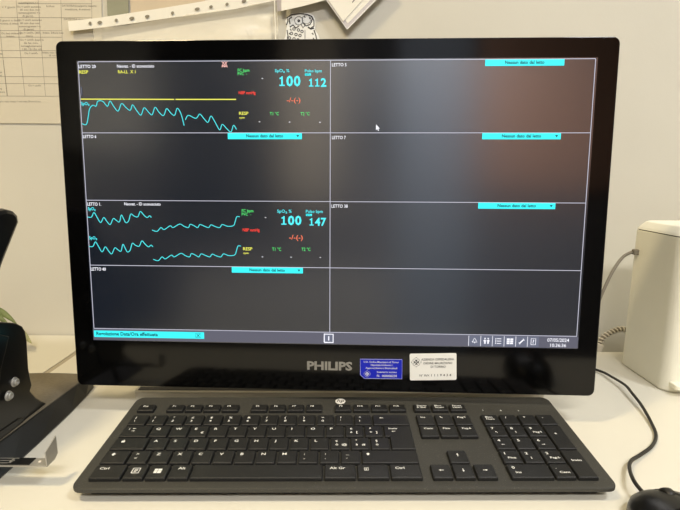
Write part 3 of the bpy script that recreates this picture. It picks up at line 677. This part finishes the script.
for b_, t, w, m in ((wall_at(-14, 305, .68), wall_at(17.5, 324.5, .665), .011, 'leaf'), (wall_at(-14, 311, .67), wall_at(10, 326.5, .66), .009, 'leaf'), (wall_at(8, 326, .70), wall_at(32, 343.6, .69), .014, 'leaf_pale'),
        (crown, Vector((-.60, .68, .09)), .02, 'leaf'), (crown, Vector((-.57, .725, .10)), .02, 'leaf_pale'), (crown, Vector((-.59, .65, .06)), .02, 'leaf')):
    leaf(b_, t, w, .003, m)
    G().tube([root, (root + Vector(b_)) / 2 + Vector((0, 0, .006)), Vector(b_)], .0012, seg=6).obj('stem', 'leaf', pl)
G().tube([root - Vector((0, 0, .002)), root + Vector((0, 0, .02))], .0025).obj('stem', 'leaf', pl)

# ------------------------------------------------------------------ papers on the wall
def WP(px, py, lift): return wall_at(px, py, WALL_Y - lift)
def sheet(g, pts, lift, th=.0004, mi=0):
    """flat sheet whose outline is given by wall points, at a distance from the wall"""
    P = [WP(x, y, lift) for x, y in pts]; return g.loft([[(p.x, p.y, p.z) for p in P], [(p.x, p.y - th, p.z) for p in P]], mi)
def wline(g, a, c, lift, w, mi):
    A_, C_ = WP(*a, lift), WP(*c, lift); v, f = stroke([(A_.x, A_.z), (C_.x, C_.z)], w)
    g.add([(p[0], WALL_Y - lift, p[1]) for p in v], f, mi)
def wtext(g, st, x, y, h, w, lift, mi, rot=0, align='L'):
    """lettering on the wall: pixel of its baseline start, cap height and width in metres"""
    v, f = text(st, h, w, align, .005); p = WP(x, y, lift)
    g.add(v, f, mi, Matrix.Translation((p.x, WALL_Y - lift, p.z)) @ Matrix.Rotation(math.pi / 2, 4, 'X') @ Matrix.Rotation(rot, 4, 'Z'))
tp = empty('printed_sheet', (-.45, WALL_Y, .35), 'large cream sheet with a printed table, stuck on the wall behind the monitor', 'paper')
g = G(); sheet(g, [(-90, -30), (101, -30), (104, 124), (-90, 122.5)], .0012); g.obj('paper', 'paper', tp)
g = G(); L_ = .0018
for y, xa, xb in ((3.5, 38, 92), (17.5, 0, 92), (30.5, 10, 62), (37, 0, 62), (50.5, 0, 62), (57.5, 0, 62), (76.5, 0, 62), (83.5, 0, 62), (96, 0, 62)): wline(g, (xa - 20, y), (xb, y + .2), L_, .0005, 0)
for (xa, ya), (xb, yb) in (((14.5, -20), (20, 50)), ((20, 50), (25, 96)), ((-5, -20), (2, 50)), ((2, 50), (7, 96)), ((37, -20), (40, 30)), ((40, 30), (45.5, 96)), ((60, -20), (63, 60)), ((91, -20), (92, 22)), ((3.3, 60), (7.5, 96))): wline(g, (xa, ya), (xb, yb), L_, .0005, 0)
g.obj('table_grid', 'ink', tp)
g = G(); E = .0026
for k, (st, x, y, w) in enumerate((('aumentogrammi = x', 18.5, 3.6, .030), ('Ou = uml/h aumento', 17, 7.6, .036), ('dil con duo min', 20, 10.6, .030), ('aumentogrammi = x', 18.5, 13.6, .033), ('di garni)', 22.5, 16.8, .016),
      ('Ou = uml/h aumento', 18, 20.8, .036), ('dil con duo min', 20, 24, .030), ('aumentogrammi = x', 19, 27.2, .033), ('di garni)', 23.5, 30.2, .016), ('Ou = uml/h, (30%', 19.5, 33.6, .032), ('min)', 26, 36.8, .010),
      ('Ou = uml/h dopo le', 20, 40.6, .036), ('da 6x min,', 24, 43.8, .022), ('autoaggiustamento', 21, 46.8, .032), ('( 60; 12-13x ml)', 22, 50, .030), ('Ou = uml/h', 24.5, 54, .020),
      ('> 7 giorni', 2, 8, .020), ('5 giorni o dose', 0, 21.2, .030), ('minima di inizio', 0, 24.4, .028), ('Ou dosi minime di', 1.5, 34.2, .030), ('inizio', 6.5, 37.2, .012), ('min', 0, 54.5, .004),
      ('Infus', 46.5, 7, .012), ('Inizio, 24ore sup', 43, 33.6, .031), ('Inizio non sup', 42.5, 53.4, .026), ('di ore', 49, 56.2, .012), ('DATE/ORA/dose/giorno massima', 62, 6.6, .052), ('iniezione, 4 minuti', 65, 10.2, .038), ('DATE/ORA dose sommin', 64, 20, .044),
      ('Ou = uml/h', 28.5, 86.4, .019), ('min', 0, 73, .003), ('ore', 0, 76, .003), ('mg', 0, 89.5, .003), ('tot', 0, 92.8, .008), ('pro. osso tempo 1 min max 24 ore di tre', 0, 102.2, .063))):
    wtext(g, st, x, y, E, w, L_, 0)
g.obj('printed_text', 'ink', tp)
# tan card and green-grey tape
g = G(); sheet(g, [(129, -20), (206, -20), (204, 12), (131, 16)], .0008); tag(g.obj('card', 'tan'), 'plain tan card on the wall above the punched pocket', 'paper')
g = G(); sheet(g, [(106, -20), (128, -20), (129, 22), (108, 22)], .0034, .0006); tag(g.obj('adhesive_tape', 'tape'), 'grey-green strip of tape hanging above the punched pocket', 'tape')
# clear punched pocket, hung askew
pk = empty('punched_pocket', (-.28, WALL_Y, .47), 'crinkled clear plastic pocket with a punched white edge, hung askew above the monitor', 'plastic pocket')
LP = .007
g = G(); top = [(68, 21.3), (100, 17.6), (135, 12.2), (165, 7.6), (200, 1.8), (230, -3.4), (272, -12)]; bot = [(69, 31.2), (100, 27.8), (135, 23), (165, 18.5), (200, 14), (235, 9), (275, .4)]
P0 = [WP(x, y, LP + .0015) for x, y in top]; P1 = [WP(x, y, LP + .001) for x, y in bot]; n = len(P0)
v = P0 + P1 + [p + Vector((0, .0006, 0)) for p in P0 + P1]; f = []
for i in range(n - 1): f += [(i, n + i, n + i + 1, i + 1), (2 * n + i, 2 * n + i + 1, 3 * n + i + 1, 3 * n + i), (i, i + 1, 2 * n + i + 1, 2 * n + i), (n + i, 3 * n + i, 3 * n + i + 1, n + i + 1)]
g.add(v, f); g.obj('punched_edge', 'paper_white', pk)
for x, y, w in ((90, 23.2, 1.2), (99.7, 22.4, 2.4), (116.2, 20.2, 1.4), (131.8, 18.2, 2.6), (147.2, 16.4, 2.3), (172.5, 12.9, 1.4), (197.2, 9, 2.6), (211, 6.8, 1.8), (227, 4.2, 1.4), (244, 1, 2.4)):
    p = WP(x, y, LP + .0022); k = max(w, 1.6) / 1.5 * .0022
    G().loft([[(p.x + k * math.cos(a), p.y + q, p.z + .0021 * math.sin(a) + .15 * k * math.cos(a)) for a in [i * math.pi / 8 for i in range(16)]][::-1] for q in (0, -.0002)][::1]).obj('punch_hole', 'hole', pk)
g = G(); NXp, NYp = 34, 14; v = []; f = []
for j in range(NYp + 1):
    for i in range(NXp + 1):
        s_, t_ = i / NXp, j / NYp
        x = (93 + (277 - 93) * s_) * (1 - t_) + (99 + (280 - 99) * s_) * t_; y = (29 - 28.5 * s_) * (1 - t_) + (75 - 5 * s_) * t_
        lift = LP + .0008 + .0022 * (math.sin(7 * s_ + 5 * t_) * math.sin(9 * t_ - 4 * s_) + .6 * math.sin(23 * s_ + 8 * t_) * .5) * (.3 + s_) + (.002 * math.sin(60 * t_ + 3 * s_) if s_ > .9 else 0)
        v.append(WP(x, y, lift))
for j in range(NYp):
    for i in range(NXp): a = j * (NXp + 1) + i; f.append((a, a + NXp + 1, a + NXp + 2, a + 1))
g.add(v, f, smooth=True); g.obj('film', 'pocket', pk)
g = G(); wline(g, (274, -12), (277, 75), LP + .006, .0016, 0); g.obj('welded_edge', 'paper_white', pk)
ip = empty('paper_sheet', (-.25, WALL_Y, .44), 'white paper inside the crinkled punched pocket', 'paper')
g = G(); sheet(g, [(95, 41), (130, 34.5), (190, 24.2), (270, 13), (274, 80), (100, 80)], .0030, .0006); g.obj('paper', 'paper_white', ip)
g = G(); wline(g, (245, 29), (250, 38), .0040, .0008, 0); wline(g, (249, 28), (252.5, 38), .0040, .0008, 0); wline(g, (247, 30), (249.5, 37), .0040, .0004, 0); g.obj('printed_text', 'ink', ip)
# lilac-edged sheet at the top, and the pocket hung cornerwise
g = G(); sheet(g, [(276, -30), (281.5, -30), (282, 10.8), (277.5, 11.5)], .0060, .0008); tag(g.obj('paper_strip', 'lilac'), 'narrow lilac-grey paper strip beside the crinkled pocket edge', 'paper')
g = G(); sheet(g, [(281.5, 11), (303, 6.2), (325, .3), (345, -6), (330, -30), (281, -30)], .0130, .0006); tag(g.obj('paper_sheet', 'paper_white'), 'white paper with a slanting lower edge above the owl sticker', 'paper')
cp_ = empty('plastic_pocket', (.04, WALL_Y, .50), 'clear pocket of white papers hung cornerwise, its point above the monitor', 'plastic pocket')
g = G(); sheet(g, [(320, -8), (347.2, 29.8), (352, 25), (393, -16), (360, -50), (300, -50)], .0140, .0006); g.obj('pocket_back', 'lilac', cp_)
g = G(); sheet(g, [(322.5, -8), (343.2, 21.6), (377, -16), (350, -50), (300, -50)], .0150, .0010); o = g.obj('inner_sheet', 'paper_white', cp_)
g = G(); sheet(g, [(322, -10), (347.8, 23.4), (350.5, 20.8), (386, -16), (355, -50), (300, -50)], .0146, .0003); g.obj('inner_sheet', 'paper_white', cp_)
g = G(); wline(g, (347.2, 29), (391, -16), .0162, .0012, 0); wline(g, (321, -8), (347, 29), .0162, .0006, 0); g.obj('welded_edge', 'white_label', cp_)
g = G(); wline(g, (352.3, 2.5), (356.5, -3), .0164, .0014, 0); g.obj('printed_text', 'ink', cp_)
# owl sticker
ow = empty('owl_sticker', (-.06, WALL_Y, .43), 'black and white cut-out sticker of an owl on the wall', 'sticker')
def OW(px, py): return WP(px, py, .0016)
body = [(301, 12.3), (308, 13), (313, 15), (315, 19), (315.5, 25), (315, 30), (318, 34), (320.5, 41), (321, 50), (318, 62), (308, 70), (295, 70), (285, 62), (282, 50), (283, 42), (285.5, 36), (286, 30), (287, 26), (285, 21), (287.5, 17), (292, 13.2), (296, 14)]
g = G(); sheet(g, body, .0012, .0004); g.obj('paper', 'white_label', ow)
g = G()
def oln(pts, w=.0007):
    w *= 1.45
    Q = [OW(*p) for p in pts]; v, f = stroke([(q.x, q.z) for q in Q], w); g.add([(p[0], WALL_Y - .0020, p[1]) for p in v], f)
def ring_(cx, cy, r, w=.0006, n=10): oln([(cx + r * math.cos(i * 2 * math.pi / n), cy + r * math.sin(i * 2 * math.pi / n)) for i in range(n + 1)], w)
oln([(293, 14.5), (300, 13.8), (307, 14.4), (312, 16.5), (314, 21), (314, 26), (311, 28)], .0009); oln([(286.5, 25), (288, 21), (287, 18), (291, 15), (293, 14.5)], .0010)
oln([(290, 24), (289, 19), (292, 17)], .0012); oln([(287, 30), (288, 36), (287, 41)], .0009); oln([(314, 30), (316, 36), (317, 42)], .0009); oln([(305, 30), (305, 41)], .0005)
ring_(298.8, 20.8, .9, .0010); ring_(298.8, 20.8, 4.3, .0005); ring_(306.5, 19.5, 4.5, .0004); oln([(303, 23), (306, 26), (310, 24.5), (312, 21)], .0009); oln([(301, 24), (303, 28), (305.5, 24.5)], .0008)
oln([(311, 16), (312.5, 18.5), (311.5, 21)], .0010); oln([(308, 27), (311, 29), (314, 28)], .0012); oln([(290, 27), (293, 25), (296, 28), (299, 26)], .0010)
for x, y in ((294, 29), (298.5, 30), (302, 31.5), (291.5, 33.5), (296, 34.5), (300, 35.5), (289.5, 38), (294, 39), (298, 40)): ring_(x, y, 1.3, .0007, 8)
for x, y in ((290, 29), (289, 33), (312, 33), (313, 38), (304, 16), (309, 17.5)): oln([(x, y), (x + 1.4, y + 1.6)], .0009)
g.obj('drawn_lines', 'ink_dark', ow)

# ------------------------------------------------------------------ lamps
def lamp(x, y, power, color, sx=1.2, sy=.2, rz=0, lab=''):
    T = Matrix.Translation((x, y, CZ)) @ Matrix.Rotation(rz, 4, 'Z')
    t = empty('ceiling_lamp', T, lab, 'ceiling lamp')
    G().slab(-sx / 2 - .02, sx / 2 + .02, -sy / 2 - .02, sy / 2 + .02, -.05, 0, .01, .002).obj('lamp_housing', 'white_label', t, frame=T)
    G().box((-sx / 2, -sy / 2, -.054), (sx / 2, sy / 2, -.0505)).obj('diffuser', 'lamp', t, frame=T)
    l = bpy.data.lights.new('lamp_light', 'AREA'); l.shape = 'RECTANGLE'; l.size = sx; l.size_y = sy; l.energy = power; l.color = color
    o = bpy.data.objects.new('lamp_light', l); COL.objects.link(o); place(o, t, T @ Matrix.Translation((0, 0, -.06)))
lamp(-.74, .0, 13, (1, .81, .47), .22, .16, 0, 'warm ceiling lamp above the left end of the desk')
lamp(.95, -.15, 12, (.95, .97, 1), .4, .2, 0, 'neutral white ceiling lamp over the right end of the desk')
lamp(.2, -1.3, 30, (1, .96, .93), 1.2, .3, 0, 'added long white fill lamp, unseen on the ceiling behind the camera')  # fill added to brighten camera-facing surfaces and the reflected panels
w = bpy.data.worlds.new('room'); sc.world = w; w.use_nodes = True
w.node_tree.nodes['Background'].inputs[0].default_value = (.95, .96, 1, 1); w.node_tree.nodes['Background'].inputs[1].default_value = .12
sc.view_settings.view_transform = 'Standard'; sc.view_settings.look = 'None'; sc.view_settings.gamma = 1; sc.view_settings.use_curve_mapping = False
sc.view_settings.exposure = 0.57
